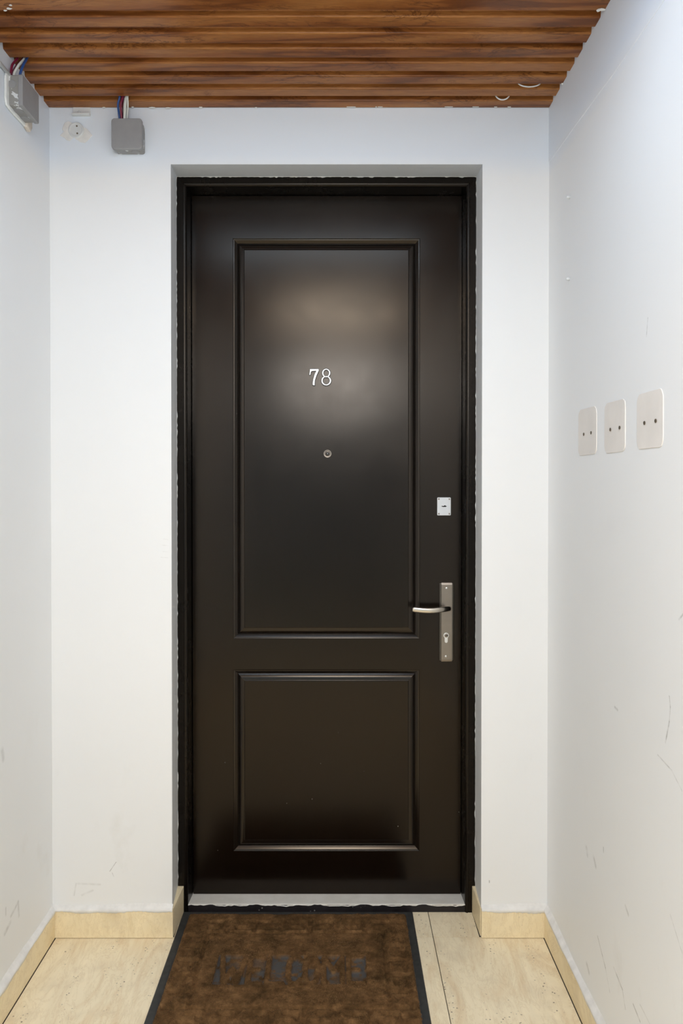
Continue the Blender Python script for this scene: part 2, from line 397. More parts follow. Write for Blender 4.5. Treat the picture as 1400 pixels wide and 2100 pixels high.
# skirting
SKH = UY(200, 1862, 0)[1]
def skirt(name, x0, x1, y0, y1, axis):
    bm = nb(); box(bm, x0, x1, y0, y1, 0.0014, SKH)
    o = struct(obj(name, bm, M['skirt'], bevel=.001, seg=2)); return o
def ledge(parent, p0, p1, out, n=60):
    """uneven filler bead that caps a skirting tile and slops over its face"""
    p0, p1, out = Vector(p0), Vector(p1), Vector(out); bm = nb(); rings = []
    L = (p1-p0).length; ph = [random.uniform(0, 6) for _ in range(4)]
    for i in range(n+1):
        t = i/n; p = p0.lerp(p1, t)
        wob = .5+.28*math.sin(t*L*23+ph[0])+.22*math.sin(t*L*61+ph[1])
        dn = .002+.007*wob+random.uniform(0, .002); up = .010+.003*math.sin(t*L*17+ph[2])+random.uniform(0,.0015)
        pr = [p+Vector((0,0,up)), p+out*.0028+Vector((0,0,up*.75)), p+out*.0075+Vector((0,0,.0035)), p+out*.0115+Vector((0,0,.001)),
              p+out*.0122+Vector((0,0,-.002)), p+out*.0116+Vector((0,0,-dn)), p+out*.0095+Vector((0,0,-dn-.001))]
        rings.append([bm.verts.new(v) for v in pr])
    for a, b in zip(rings, rings[1:]):
        for j in range(len(a)-1): bm.faces.new((a[j], a[j+1], b[j+1], b[j]))
    return obj('filler_bead', bm, M['plaster'], parent, smooth=True)
T = .0105
lx = UY(352, 1925, -T)[0]
o = skirt('baseboard_left', XL, XL+T, -3.0, -T-.0006, 'y'); ledge(o, (XL, -1.6, SKH), (XL, -.006, SKH), (1,0,0), 200)
o = skirt('baseboard_right', XR-T, XR, -3.0, -T-.0006, 'y'); ledge(o, (XR, -1.6, SKH), (XR, -.006, SKH), (-1,0,0), 200)
rx = UY(990.5, 1925, -T)[0]
o = skirt('baseboard_back_left', XL, ox0+.0035, -T, 0, 'x'); ledge(o, (XL, 0, SKH), (ox0+.002, 0, SKH), (0,-1,0), 90)
o = skirt('baseboard_back_right', ox1-.0005, XR, -T, 0, 'x'); ledge(o, (ox1, 0, SKH), (XR, 0, SKH), (0,-1,0), 50)
for nm, xa, xb, sg in (('baseboard_recess_left', ox0, fx0, 1), ('baseboard_recess_right', ox1, fx1, -1)):
    bm = nb(); xa2 = xa+sg*.0035
    face_b = xb+sg*(.0175 if sg > 0 else .009)
    pts = [(xa-sg*.006, 0.0004), (xb-sg*.003, FY-.001), (face_b, FY-.001), (xa2, 0.0004)] if sg > 0 else [(xa-sg*.006, .0004), (xb-sg*.003, FY-.001), (face_b, FY-.001), (xa2-sg*.001, .0004)]
    a_ = [bm.verts.new((x, y, .0005)) for x, y in pts]; b_ = [bm.verts.new((x, y, SKH)) for x, y in pts]
    for i in range(4): bm.faces.new((a_[i], a_[(i+1)%4], b_[(i+1)%4], b_[i]))
    bm.faces.new(a_); bm.faces.new(list(reversed(b_)))
    o = struct(obj(nm, bm, M['skirt'], bevel=.0008, seg=1))
    bm = nb()
    for i in range(12):
        pass
    bm.free()

# ceiling: slab above, slats below
bm = nb(); box(bm, XL, XR, YE, .0, ZC+.0175, ZC+.06); ceil = struct(obj('ceiling', bm, M['void']))
P = .0622
prof = [(-.0015, .000), (-.0005, .001), (0, .0025), (.0002, .0145)]          # rear edge, up into the valley
def slat_profile():
    # y is measured toward the camera from the rear edge (negative y), z up
    pts = [(-.0002, .0150), (0, .0020), (-.0006, .0006), (-.0020, 0)]
    pts += [(-.0355, 0.0), (-.0368, .0005), (-.0377, .0015), (-.0381, .0028)]
    pts += [(-.0392, .0085), (-.0398, .0118), (-.0410, .0134), (-.0430, .0142), (-.0621, .0145)]
    return pts
sp_ = slat_profile()
bm = nb()
va = [bm.verts.new((XL, y, z)) for y, z in sp_]; vb = [bm.verts.new((XR, y, z)) for y, z in sp_]
for i in range(len(sp_)-1): bm.faces.new((va[i], vb[i], vb[i+1], va[i+1]))
tp = [bm.verts.new((x, y, .0172)) for x in (XL, XR) for y in (0, -.0621)]
bm.faces.new((tp[0], tp[1], tp[3], tp[2])); bm.faces.new((va[0], tp[0], tp[2], vb[0])); bm.faces.new((va[-1], vb[-1], tp[3], tp[1]))
bm.faces.new([tp[0]]+va+[tp[1]]); bm.faces.new([tp[2], tp[3]]+list(reversed(vb)))
bmesh.ops.recalc_face_normals(bm, faces=bm.faces)
sm = bpy.data.meshes.new('ceiling_slat'); bm.to_mesh(sm); bm.free(); sm.materials.append(M['slat'])
for i in range(48):
    o = bpy.data.objects.new('ceiling_slat', sm); COL.objects.link(o); o.parent = ceil
    o.location = (0, -.0020-P*i, ZC+random.uniform(-.0004, .0004))
# white daubs of filler along the slat ends and the back wall joint
def daub(px, py, plane, w_, h_, parent=ceil, name='filler_daub'):
    x, z = UY(px, py, plane); n = 12; bm = nb()
    pts = [(x+w_/2*math.cos(2*math.pi*i/n)*random.uniform(.6, 1.1), z+h_/2*math.sin(2*math.pi*i/n)*random.uniform(.6, 1.1)) for i in range(n)]
    prism_y(bm, pts, plane-.002, plane+.001); obj(name, bm, M['caulk'], parent, bevel=.0006, seg=1)
for px, py, w_, h_ in ((272, 219, .010, .007), (312, 221, .026, .004), (345, 221.5, .018, .003), (412, 220.5, .012, .005), (525, 221, .010, .003), (720, 219, .028, .004), (771, 216.5, .008, .010),
                       (780, 219, .018, .004), (920, 219, .030, .003), (975, 219, .022, .003), (1044, 218, .014, .007), (1016, 219, .012, .004), (213, 221, .010, .004), (1126, 217, .010, .005)):
    daub(px, py, -.0065, w_, h_)
for px, py, w_, h_ in ((1233, 20, .020, .006), (1226, 22, .008, .007)): daub(px, py, -.447, w_, h_)
daub(1153, 170, -.13, .006, .014)
# small smear marks of filler on the ceiling at upper left
for px, py, w_ in ((22, 10, .010), (18, 17, .014), (10, 21, .010)):
    x, y = UZ(px, py, ZC); bm = nb(); lathe = [(x+w_*.5*math.cos(a)*random.uniform(.4,1.1), y+w_*.25*math.sin(a)) for a in [i*.7 for i in range(9)]]
    va = [bm.verts.new((p_[0], p_[1], ZC-.0012)) for p_ in lathe]; vb = [bm.verts.new((p_[0], p_[1], ZC+.001)) for p_ in lathe]
    for i in range(9): bm.faces.new((va[i], va[(i+1)%9], vb[(i+1)%9], vb[i]))
    bm.faces.new(va); obj('filler_daub', bm, M['caulk'], ceil)

# landing behind the camera
LX0, LX1, LY = -2.2, 2.5, -7.0
bm = nb(); box(bm, LX0, XL-TH, YE, YE+.12, -.05, 2.62); box(bm, XR+TH, LX1, YE, YE+.12, -.05, 2.62); box(bm, XL-TH, XR+TH, YE-.0, YE+.11, 2.245, 2.62)
struct(obj('wall_front', bm, M['wall_plain']))
bm = nb(); box(bm, LX0-.12, LX0, LY, YE, -.05, .75); box(bm, LX0-.12, LX0, LY, YE, 2.35, 2.62); box(bm, LX0-.12, LX0, LY, -5.6, .75, 2.35); box(bm, LX0-.12, LX0, -3.8, YE, .75, 2.35)
struct(obj('wall_landing_left', bm, M['wall_plain']))
bm = nb(); box(bm, LX1, LX1+.12, LY, YE, -.05, 2.62); struct(obj('wall_landing_right', bm, M['wall_plain']))
bm = nb(); box(bm, LX0-.12, LX1+.12, LY-.12, LY, -.05, 2.62); struct(obj('wall_landing_back', bm, M['wall_plain']))
bm = nb(); box(bm, LX0-.12, LX1+.12, LY-.12, YE+.12, 2.62, 2.7); struct(obj('ceiling_landing', bm, M['wall_plain']))

# ------------------------------------------------------------ the door
door = struct(empty('door_1', ((fx0+fx1)/2, .2, 0)), 'dark brown two-panel entrance door numbered 78 in a black frame')
def dchild(name, bm, mat, parent=None, **kw):
    o = obj(name, bm, mat, None, **kw)
    par = parent or door
    o.parent = par; o.matrix_parent_inverse = par.matrix_basis.inverted() if par is door else Matrix()
    return o
LYF = .185
lx0, lz1 = UY(393.5, 402, LYF); lx1, _ = UY(946.5, 402, LYF); _, lz0 = UY(700, 1833, LYF)
# frame
FP = [(0, .20), (0, FY), (.0195, FY), (.0200, FY+.0012), (.0208, FY+.0012), (.0212, FY-.001)]
for i in range(9):
    a_ = math.radians(90*i/8); FP.append((.0212+.0100*math.sin(a_), FY-.0005+.010*(1-math.cos(a_))-.0015))
inn = (lx0-.0022)-fx0
FP = [(min(i, inn), y) for i, y in FP]
FP += [(inn, FY+.03), (inn, .196), (inn+.009, .197), (inn+.009, .24)]
bm = nb(); sweep(bm, fx0, fx1, 0, lz1+.0022+inn, FP, closed=False)
dchild('door_frame', bm, M['frame'], smooth=False)
frame = bpy.data.objects['door_frame']
for p_ in frame.data.polygons: p_.use_smooth = True
m_ = frame.modifiers.new('edge', 'EDGE_SPLIT'); m_.split_angle = math.radians(32)
# strip of frame above (fills up to the reveal)
if fz1 > lz1+.0022+inn+.0005:
    bm = nb(); box(bm, fx0, fx1, FY+.0003, .2, lz1+.0022+inn-.0005, fz1+.002); dchild('door_frame', bm, M['frame'])
# leaf with two sunk openings
t = [UY(477, 489, LYF), UY(860, 1310, LYF)]; tx0, tx1, tz0, tz1 = t[0][0], t[1][0], t[1][1], t[0][1]
t = [UY(478, 1373, LYF), UY(859, 1745.5, LYF)]; bx0, bx1, bz0, bz1 = t[0][0], t[1][0], t[1][1], t[0][1]
mx0, mx1 = tx0, tx1
bm = nb()
xs = [lx0, mx0, mx1, lx1]; zs = [lz0, bz0, bz1, tz0, tz1, lz1]
G = {}
for i, x in enumerate(xs):
    for j, z in enumerate(zs): G[i, j] = bm.verts.new((x, LYF, z))
for i in range(3):
    for j in range(5):
        if i == 1 and j in (1, 3): continue
        bm.faces.new((G[i, j], G[i+1, j], G[i+1, j+1], G[i, j+1]))
per = [G[0, 0], G[1, 0], G[2, 0], G[3, 0]]+[G[3, j] for j in range(1, 6)]+[G[2, 5], G[1, 5], G[0, 5]]+[G[0, j] for j in range(4, 0, -1)]
bk = [bm.verts.new((v.co.x, LYF+.04, v.co.z)) for v in per]
for i in range(len(per)): bm.faces.new((per[i], bk[i], bk[(i+1)%len(per)], per[(i+1)%len(per)]))
dchild('door_leaf', bm, M['door'])
MP = [(0,0),(.0006,.0009),(.0012,.0012),(.0042,.0014),(.0050,.0018),(.0058,.0024),(.0112,.0058),(.0124,.0072),(.0134,.0078),(.0144,.0072),(.0156,.0060),(.0222,.0030),(.0240,.0024),(.0320,.0022),(.0332,.0020),(.0341,.0012),(.0348,.0004),(.0356,.0003)]
for (x0, x1, z0, z1) in ((mx0, mx1, tz0, tz1), (mx0, mx1, bz0, bz1)):
    bm = nb(); sweep(bm, x0, x1, z0, z1, [(a, LYF+b) for a, b in MP])
    mo = dchild('panel_moulding', bm, M['moulding'], smooth=True)
    e = mo.modifiers.new('edge', 'EDGE_SPLIT'); e.split_angle = math.radians(38)
    i_ = .0356; bm = nb(); y = LYF+.0003
    v = [bm.verts.new(c_) for c_ in ((x0+i_, y, z0+i_), (x1-i_, y, z0+i_), (x1-i_, y, z1-i_), (x0+i_, y, z1-i_))]
    v2 = [bm.verts.new((c_.co.x, y+.02, c_.co.z)) for c_ in v]
    bm.faces.new(v); bm.faces.new(list(reversed(v2)))
    for i in range(4): bm.faces.new((v[i], v2[i], v2[(i+1)%4], v[(i+1)%4]))
    dchild('door_panel', bm, M['door'])
# threshold
_, tz = UY(700, 1855, .1165)
bm = nb()
n = 90; xa, xb = lx0-.0022, lx1+.0022; rows = []
for i in range(n+1):
    x = xa+(xb-xa)*i/n; wob = random.uniform(-.0012, .0012)+.0015*math.sin(i*.35)+.001*math.sin(i*.9+1)
    rows.append([bm.verts.new(p_) for p_ in ((x, .22, lz0-.0015), (x, .1850, lz0-.0012), (x, .1205, tz+.0004), (x, .1168, tz), (x, .1162, tz-.0028+wob*1.3))])
for a_, b_ in zip(rows, rows[1:]):
    for j in range(4): bm.faces.new((a_[j], b_[j], b_[j+1], a_[j+1]))
dchild('threshold_top', bm, M['thr_top'], recalc=False)
bm = nb(); prism_x(bm, [(.1165, .0003), (.1165, tz-.0006), (.184, lz0-.004), (.22, lz0-.004), (.22, .0003)], xa, xb); dchild('threshold_riser', bm, M['thr_front'], bevel=.001)
bm = nb(); box(bm, fx0, fx1, .24, .25, 0, fz1); dchild('door_backing', bm, M['black'])

# number 78
dz = [UY(633.7, 756.5, LYF), UY(653.6, 790.8, LYF)]
def digit7(grow, y0, y1, mat, parent=None):
    (x0, z1), (x1, z0) = dz; g = grow; W_, H_ = x1-x0, z1-z0
    o7 = [(.02,.64),(.10,.98),(.98,.98),(1.0,.90),(.74,.56),(.60,.30),(.57,.06),(.58,.015),(.48,.0),(.38,.03),(.36,.12),(.42,.36),(.55,.64),(.74,.87),(.30,.86),(.20,.82),(.15,.66),(.10,.61)]
    pts = [(x0+u*W_, z0+v*H_) for u, v in o7]
    # outward offset
    n = len(pts); area = sum(pts[i][0]*pts[(i+1)%n][1]-pts[(i+1)%n][0]*pts[i][1] for i in range(n)); sgn = 1 if area < 0 else -1
    out = []
    for i in range(n):
        a, b = Vector(pts[i-1]), Vector(pts[(i+1)%n]); tdir = (b-a).normalized(); nn = Vector((-tdir.y, tdir.x))*sgn
        out.append((pts[i][0]+nn.x*g, pts[i][1]+nn.y*g))
    bm = nb(); prism_y(bm, out, y0, y1); return bm
def digit8(grow, y0, y1):
    (x0, z1), (x1, z0) = UY(658.6, 756.5, LYF), UY(678.8, 790.8, LYF); W_, H_ = x1-x0, z1-z0; bm = nb(); n = 32
    for cx, cz, rx_, rz_, th in ((.5, .74, .42, .255, .0036), (.5, .285, .50, .285, .0038)):
        C = (x0+cx*W_, z0+cz*H_); L = []
        for k in range(n):
            a = 2*math.pi*k/n; tw = th*(1+.15*abs(math.cos(a)))
            ro = (rx_*W_+grow, rz_*H_+grow); ri = (rx_*W_-tw-grow, rz_*H_-tw*.8-grow)
            L.append([bm.verts.new((C[0]+r_[0]*math.cos(a), y, C[1]+r_[1]*math.sin(a))) for r_, y in ((ro, y0), (ri, y0), (ri, y1), (ro, y1))])
        for k in range(n):
            A, B = L[k], L[(k+1)%n]
            for j in range(4): bm.faces.new((A[j], B[j], B[(j+1)%4], A[(j+1)%4]))
    return bm
for fn, nm in ((lambda g, a, b: digit7(g, a, b, None), 'seven'), (digit8, 'eight')):
    o = dchild('house_number_digit', fn(.0, LYF-.0052, LYF-.003), M['digit'], bevel=.0007, seg=2)
    setp(o, 'bright metal digit '+nm)
    e = obj('digit_rim', fn(.0015, LYF-.0040, LYF+.0002), M['digit_edge'], None); e.parent = o
# peephole
c_ = UY(671.4, 930.6, LYF)
bm = nb(); lathe_y(bm, c_, [(.0125, LYF), (.0125, LYF-.0022), (.0116, LYF-.0034), (.0105, LYF-.0034), (.0098, LYF-.0022), (.0070, LYF-.0018), (.0068, LYF-.0028), (.0058, LYF-.003), (.0052, LYF-.001), (.003, LYF-.0006)], 36)
ph = dchild('peephole_ring', bm, M['nickel'], smooth=True, recalc=True); ph.modifiers.new('e', 'EDGE_SPLIT').split_angle = .6; setp(ph, 'chrome ring of the peephole')
bm = nb(); lathe_y(bm, c_, [(.0052, LYF-.0008), (.0045, LYF-.0026), (.003, LYF-.0038), (.001, LYF-.0042)], 24)
o = obj('peephole_lens', bm, M['lens'], None, smooth=True); o.parent = ph
bm = nb(); lathe_y(bm, c_, [(.0098, LYF-.0019), (.0070, LYF-.0020)], 30); o = obj('peephole_recess', bm, M['black'], None); o.parent = ph
# upper lock plate
(x0, z1), (x1, z0) = UY(896, 1020, LYF), UY(924, 1057, LYF)
bm = nb(); prism_y(bm, rrect(x0, x1, z0, z1, .0028), LYF-.0022, LYF+.0005)
lp = setp(dchild('lock_plate', bm, M['silver_plate'], bevel=.0007, seg=2), 'silver plate of the upper lock')
def screw(cx, cz, y, r, parent, mat='bright', slot=True):
    bm = nb(); lathe_y(bm, (cx, cz), [(r, y+.0005), (r, y-.0004), (r*.75, y-.0009), (r*.2, y-.0010)], 16)
    o = obj('screw', bm, M[mat], None, smooth=True); o.parent = parent; o.modifiers.new('e', 'EDGE_SPLIT').split_angle = .7
for u in (x0+.0048, x1-.0048):
    for v in (z0+.0052, z1-.0052): screw(u, v, LYF-.0022, .0024, lp, 'nickel')
cx, cz = (x0+x1)/2, (z0+z1)/2+.0006
bm = nb(); prism_y(bm, [(cx+u*1e-3, cz+v*1.6e-3) for u, v in ((-8,-.4),(-8,.5),(-4,.8),(-2.4,.3),(0,.9),(2.4,1.9),(4.6,1.2),(5,.7),(8,.4),(8,-.5),(5,-.8),(3.6,-1.7),(0,-.9),(-1.6,-1.5),(-3.6,-1.4),(-5,-.6))], LYF-.0030, LYF-.002)
o = obj('keyhole', bm, M['black'], None); o.parent = lp
# handle plate
(x0, z1), (x1, z0) = UY(900.5, 1193, LYF), UY(929.5, 1357, LYF)
bm = nb(); prism_y(bm, rrect(x0, x1, z0+.003, z1-.003, .003), LYF-.004, LYF+.0005)
hp = setp(dchild('handle_plate', bm, M['nickel_dark'], bevel=.0018, seg=3, smooth=False), 'brushed nickel plate of the lever handle')
bm = nb(); n = 14; ring = []
cx = (x0+x1)/2; hw = .0165
prf = []
for i in range(n+1):
    a_ = math.pi*i/n; 
    prf.append(i)
zz0, zz1 = z0-.0005, z1+.0005
arc = [(0, zz0), (.004, zz0+.0004), (.0065, zz0+.003), (.0078, zz0+.009), (.0078, zz1-.009), (.0065, zz1-.003), (.004, zz1-.0004), (0, zz1)]
va = [bm.verts.new((cx-hw, LYF-d_, z_)) for d_, z_ in arc]; vb = [bm.verts.new((cx+hw, LYF-d_, z_)) for d_, z_ in arc]
for i in range(len(arc)-1): bm.faces.new((va[i], vb[i], vb[i+1], va[i+1]))
bm.faces.new(va); bm.faces.new(list(reversed(vb))); bm.faces.new((va[0], va[-1], vb[-1], vb[0]))
o = obj('plate_cover', bm, M['nickel'], None, bevel=.0006, seg=2); o.parent = hp
yf = LYF-.0078
c1 = UY(915.5, 1206, yf); screw(c1[0], c1[1], yf, .0032, hp)
c1 = UY(914, 1346, yf); screw(c1[0], c1[1], yf, .0032, hp)
cc = UY(914.5, 1303, yf)
kp = []
for i in range(17):
    a_ = math.radians(-55+290*i/16); kp.append((cc[0]+.0082*math.cos(a_), cc[1]+.0082*math.sin(a_)))
kp += [(cc[0]-.0046, cc[1]-.017)]+[(cc[0]+.0046*math.cos(math.radians(a)), cc[1]-.018+.0046*math.sin(math.radians(a))) for a in (200, 235, 270, 305, 340)]+[(cc[0]+.0046, cc[1]-.017)]
bm = nb(); prism_y(bm, kp, yf-.0022, yf+.001); cyl = obj('lock_cylinder', bm, M['bright'], None, bevel=.0005); cyl.parent = hp
bm = nb(); lathe_y(bm, cc, [(.0058, yf-.0020), (.0058, yf-.0028), (.0050, yf-.0031), (.001, yf-.0031)], 20)
o = obj('cylinder_plug', bm, M['nickel'], None, smooth=True); o.parent = hp; o.modifiers.new('e', 'EDGE_SPLIT').split_angle = .6
bm = nb(); box(bm, cc[0]-.0026, cc[0]+.0052, yf-.0035, yf-.003, cc[1]-.0010, cc[1]+.0010); o = obj('key_slot', bm, M['black'], None); o.parent = hp
# lever: spindle out of the plate, bends left, ends in a cut tip
ly = LYF-.052
b0 = UY(915, 1247, LYF-.008); b1 = UY(914, 1248, ly)
LP = [(920.5, 1248, .006), (919, 1248, .018), (914, 1248.6, .031), (903, 1250, .041), (886, 1251.6, .046), (866, 1251.2, .046), (848.5, 1249.6, .042)]
path = spline([(UY(a, b, LYF-d_)[0], LYF-d_, UY(a, b, LYF-d_)[1]) for a, b, d_ in LP], 7)
bm = nb(); rings = []; n = 20
for i, p_ in enumerate(path):
    tg = (path[min(i+1, len(path)-1)]-path[max(i-1, 0)]).normalized(); up = Vector((0, 0, 1)); sd = tg.cross(up).normalized(); up2 = sd.cross(tg)
    tt = i/(len(path)-1); ra = .0086*(1-.12*max(0, 1-tt*3)) ; rb = .0058+.0010*max(0, 1-tt*3)
    ring = []
    for k in range(n):
        a_ = 2*math.pi*k/n; ca, sa = math.cos(a_), math.sin(a_)
        sq = lambda v, e: math.copysign(abs(v)**e, v)
        ring.append(bm.verts.new(p_+sd*rb*sq(ca, .75)+up2*ra*sq(sa, .75)*(.9 if sa > 0 else 1)))
    rings.append(ring)
for a_, b_ in zip(rings, rings[1:]):
    for k in range(n): bm.faces.new((a_[k], a_[(k+1)%n], b_[(k+1)%n], b_[k]))
ctr = sum((v.co for v in rings[-1]), Vector())/n
cap = [bm.verts.new(ctr+(v.co-ctr)*.72+Vector((-.0035, 0, 0))) for v in rings[-1]]
for k in range(n): bm.faces.new((rings[-1][k], rings[-1][(k+1)%n], cap[(k+1)%n], cap[k]))
bm.faces.new(cap); bm.faces.new(list(reversed(rings[0])))
M['lever'] = simple('polished_nickel_lever', (.62, .57, .50), .26, 1, .5, .02, 60, .02)
o = obj('lever', bm, M['lever'], None, smooth=True); o.parent = hp; o.modifiers.new('e', 'EDGE_SPLIT').split_angle = .7
# everything parented to hp/lp/ph/digits is built in world space, and those sit at identity under door
for par in (hp, lp, ph)+tuple(o for o in bpy.data.objects if o.name.startswith('house_number_digit')):
    pass

# ------------------------------------------------------------ door mat
mx0_, mx1_, my1, my0 = -.4590, .2190, .1145, -.4120
mat = setp(empty('doormat', ((mx0_+mx1_)/2, (my0+my1)/2, 0)), 'worn brown coir doormat with grey rubber edge and faint WELCOME before the door', 'doormat')
def mchild(name, o): o.parent = mat; o.matrix_parent_inverse = Matrix.Translation(-mat.location)
W_, L_ = mx1_-mx0_, my1-my0
bm = nb(); pr = [(0, .0008), (.001, .0030), (.004, .0042), (.018, .0042), (.021, .0036), (.05, .0034)]
def c4(i): return [(mx0_+i, my0+i), (mx1_-i, my0+i), (mx1_-i, my1-i), (mx0_+i, my1-i)]
last = None
for ins, z in pr:
    cur = [bm.verts.new((x, y, z)) for x, y in c4(ins)]
    if last:
        for k in range(4): bm.faces.new((last[k], last[(k+1)%4], cur[(k+1)%4], cur[k]))
    else: first = cur
    last = cur
bm.faces.new(last)
bt = [bm.verts.new((v.co.x, v.co.y, .0002)) for v in first]
for k in range(4): bm.faces.new((first[k], bt[k], bt[(k+1)%4], first[(k+1)%4]))
bm.faces.new(list(reversed(bt)))
mchild('r', obj('rubber_backing', bm, M['rubber']))

def segd(x, y, a, b):
    ax, ay = a; bx, by = b; dx, dy = bx-ax, by-ay; L2 = dx*dx+dy*dy+1e-12
    t = np.clip(((x-ax)*dx+(y-ay)*dy)/L2, 0, 1); return np.hypot(x-ax-t*dx, y-ay-t*dy)
def vnoise(x, y, sc, seed):
    r = np.random.default_rng(seed); Gd = r.random((256, 256))
    X, Y = x*sc, y*sc; i, j = np.floor(X).astype(int), np.floor(Y).astype(int); fx, fy = X-i, Y-j
    fx = fx*fx*(3-2*fx); fy = fy*fy*(3-2*fy); g = lambda a, b: Gd[a % 256, b % 256]
    return (g(i, j)*(1-fx)+g(i+1, j)*fx)*(1-fy)+(g(i, j+1)*(1-fx)+g(i+1, j+1)*fx)*fy
def fbm(x, y, sc, seed): return sum(vnoise(x, y, sc*2**k, seed+k)*.5**k for k in range(4))/1.875
# key pattern strokes and letters in mat space (world x, y)
bw, band = .024, .094
keys = []
def keycell(P0, ux, uy, pitch):      # P0 inner-band origin, ux along band, uy toward the outer edge
    f = lambda u, v: (P0[0]+ux[0]*u*pitch+uy[0]*v, P0[1]+ux[1]*u*pitch+uy[1]*v)
    bwid = band-bw
    for a, b in (((0, .0), (0, bwid*.80)), ((.28, bwid*.70), (.78, bwid*.70)), ((.78, bwid*.70), (.78, bwid*.30)), ((.78, bwid*.30), (.42, bwid*.30))):
        keys.append((f(*a), f(*b)))
ix0, ix1, iy0, iy1 = mx0_+band, mx1_-band, my0+.118, my1-.118
iy1 = 0.0; iy0 = -.2997
nx, ny = 7, 5
for k in range(nx+1):
    pit = (ix1-ix0)/nx*1.12
    keycell((ix0-.03+pit*k, iy1), (1, 0), (0, 1), pit); keycell((ix0-.03+pit*k, iy0), (1, 0), (0, -1), pit)
for k in range(ny):
    pit = (iy1-iy0)/ny
    keycell((ix0, iy0+pit*k), (0, 1), (-1, 0), pit); keycell((ix1, iy0+pit*k), (0, 1), (1, 0), pit)
frame_seg = [((ix0, iy0), (ix1, iy0)), ((ix0, iy1), (ix1, iy1)), ((ix0, iy0), (ix0, iy1)), ((ix1, iy0), (ix1, iy1))]
def LX(px): return (px-694)/785.0
letters = []
ly0, ly1 = -.211, -.107
def stroke(xa, xb, pts):
    q = [(LX(xa)+(LX(xb)-LX(xa))*u, ly0+(ly1-ly0)*v) for u, v in pts]
    for a, b in zip(q, q[1:]): letters.append((a, b))
stroke(452, 502, [(0, 1), (.25, 0), (.5, .55), (.75, 0), (1, 1)])
stroke(512, 538, [(1, 1), (0, 1), (0, 0), (1, 0)]); stroke(512, 538, [(0, .52), (.75, .52)])
stroke(550, 582, [(0, 1), (0, 0), (1, 0)])
stroke(592, 618, [(1, .85), (.7, 1), (.25, 1), (0, .75), (0, .25), (.25, 0), (.7, 0), (1, .15)])
stroke(626, 652, [(.3, 1), (.7, 1), (1, .75), (1, .25), (.7, 0), (.3, 0), (0, .25), (0, .75), (.3, 1)])
stroke(664, 702, [(0, 0), (0, 1), (.5, .45), (1, 1), (1, 0)])
stroke(714, 742, [(1, 1), (0, 1), (0, 0), (1, 0)]); stroke(714, 742, [(0, .52), (.75, .52)])
px0, px1 = LX(444), LX(750)
def relief(x, y):
    dk = np.full_like(x, 9.); 
    for a, b in keys: dk = np.minimum(dk, segd(x, y, a, b))
    df = np.full_like(x, 9.)
    for a, b in frame_seg: df = np.minimum(df, segd(x, y, a, b))
    dl = np.full_like(x, 9.)
    for a, b in letters: dl = np.minimum(dl, segd(x, y, a, b))
    n1 = fbm(x+3, y+5, 18, 1); n2 = fbm(x+9, y+2, 70, 20); n3 = fbm(x+1, y+7, 9, 40)
    h = .0125+.0024*(n1-.5)+.0026*(n2-.5)
    j = .004*(n2-.5)
    h -= .0075*np.clip(1-(dk+j)/.0085, 0, 1)**.6*np.clip(.35+n1*1.2, 0, 1)
    h -= .0080*np.clip(1-(df+j)/.0065, 0, 1)**.6*np.clip(.3+n3*1.3, 0, 1)
    inp = (x > px0) & (x < px1) & (y > ly0-.006) & (y < ly1+.006)
    moat = np.clip((dl+j*.9-.0056)/.0035, 0, 1)*inp
    h -= .0080*moat
    edge = np.minimum(np.minimum(x-mx0_-.022, mx1_-.022-x), np.minimum(y-my0-.022, my1-.022-y))+.004*(n2-.5)
    h -= .0075*np.clip(1-edge/.006, 0, 1)**1.5
    # low worn band above and below the word
    h -= .0016*np.exp(-((y+.035-.004*(n3-.5)*8)/.012)**2)+.0014*np.exp(-((y+.243)/.02)**2)
    bare = np.clip((moat-.35)*2.2, 0, 1)*np.clip((n2-.30)*5, 0, 1)*np.clip((n3-.30)*6, .45, 1)
    return h, bare, edge, n1, n2, n3, dk, df
st = .0024
gx = np.arange(mx0_+.0185, mx1_-.0185, st); gy = np.arange(my0+.0185, my1-.0185, st)
X, Y = np.meshgrid(gx, gy); hh, bare, edge, n1, n2, n3, dk, df = relief(X, Y)
Z = np.where(edge < -.0002, .0030, np.maximum(hh, .0045)) + rng.normal(0, .0003, X.shape)
nyg, nxg = X.shape
V = np.stack([X, Y, Z], -1).reshape(-1, 3)
idx = np.arange(nyg*nxg).reshape(nyg, nxg)
Q = np.stack([idx[:-1, :-1], idx[:-1, 1:], idx[1:, 1:], idx[1:, :-1]], -1).reshape(-1, 4)
me = bpy.data.meshes.new('coir_pile'); me.from_pydata(V.tolist(), [], Q.tolist()); me.update()
me.attributes.new('bare', 'FLOAT', 'POINT').data.foreach_set('value', np.clip(bare+np.where(edge < 0, 1, 0), 0, 1).ravel().astype(np.float32))
s = N('coir_pile_base'); p = s.pos(); at = s.n('ShaderNodeAttribute', attribute_name='bare')
c = s.ramp(s.noise(p, 40, 6, .7), [(.25, (.045, .023, .008)), (.5, (.14, .074, .029)), (.75, (.27, .15, .065))])
c = s.mix(s.ramp(s.noise(p, 13, 5, .65, .4), [(.46, 0.), (.66, .7)]), c, (.036, .020, .006))
c = s.mix(at.outputs['Fac'], c, (.080, .076, .072)); s.bump(s.noise(p, 420, 3), .6, .002)
M['pile'] = s.set(c, .9, 0, .15)
po = link('coir_pile', me, M['pile'], None, True); po['kind'] = 'stuff'; mchild('p', po)
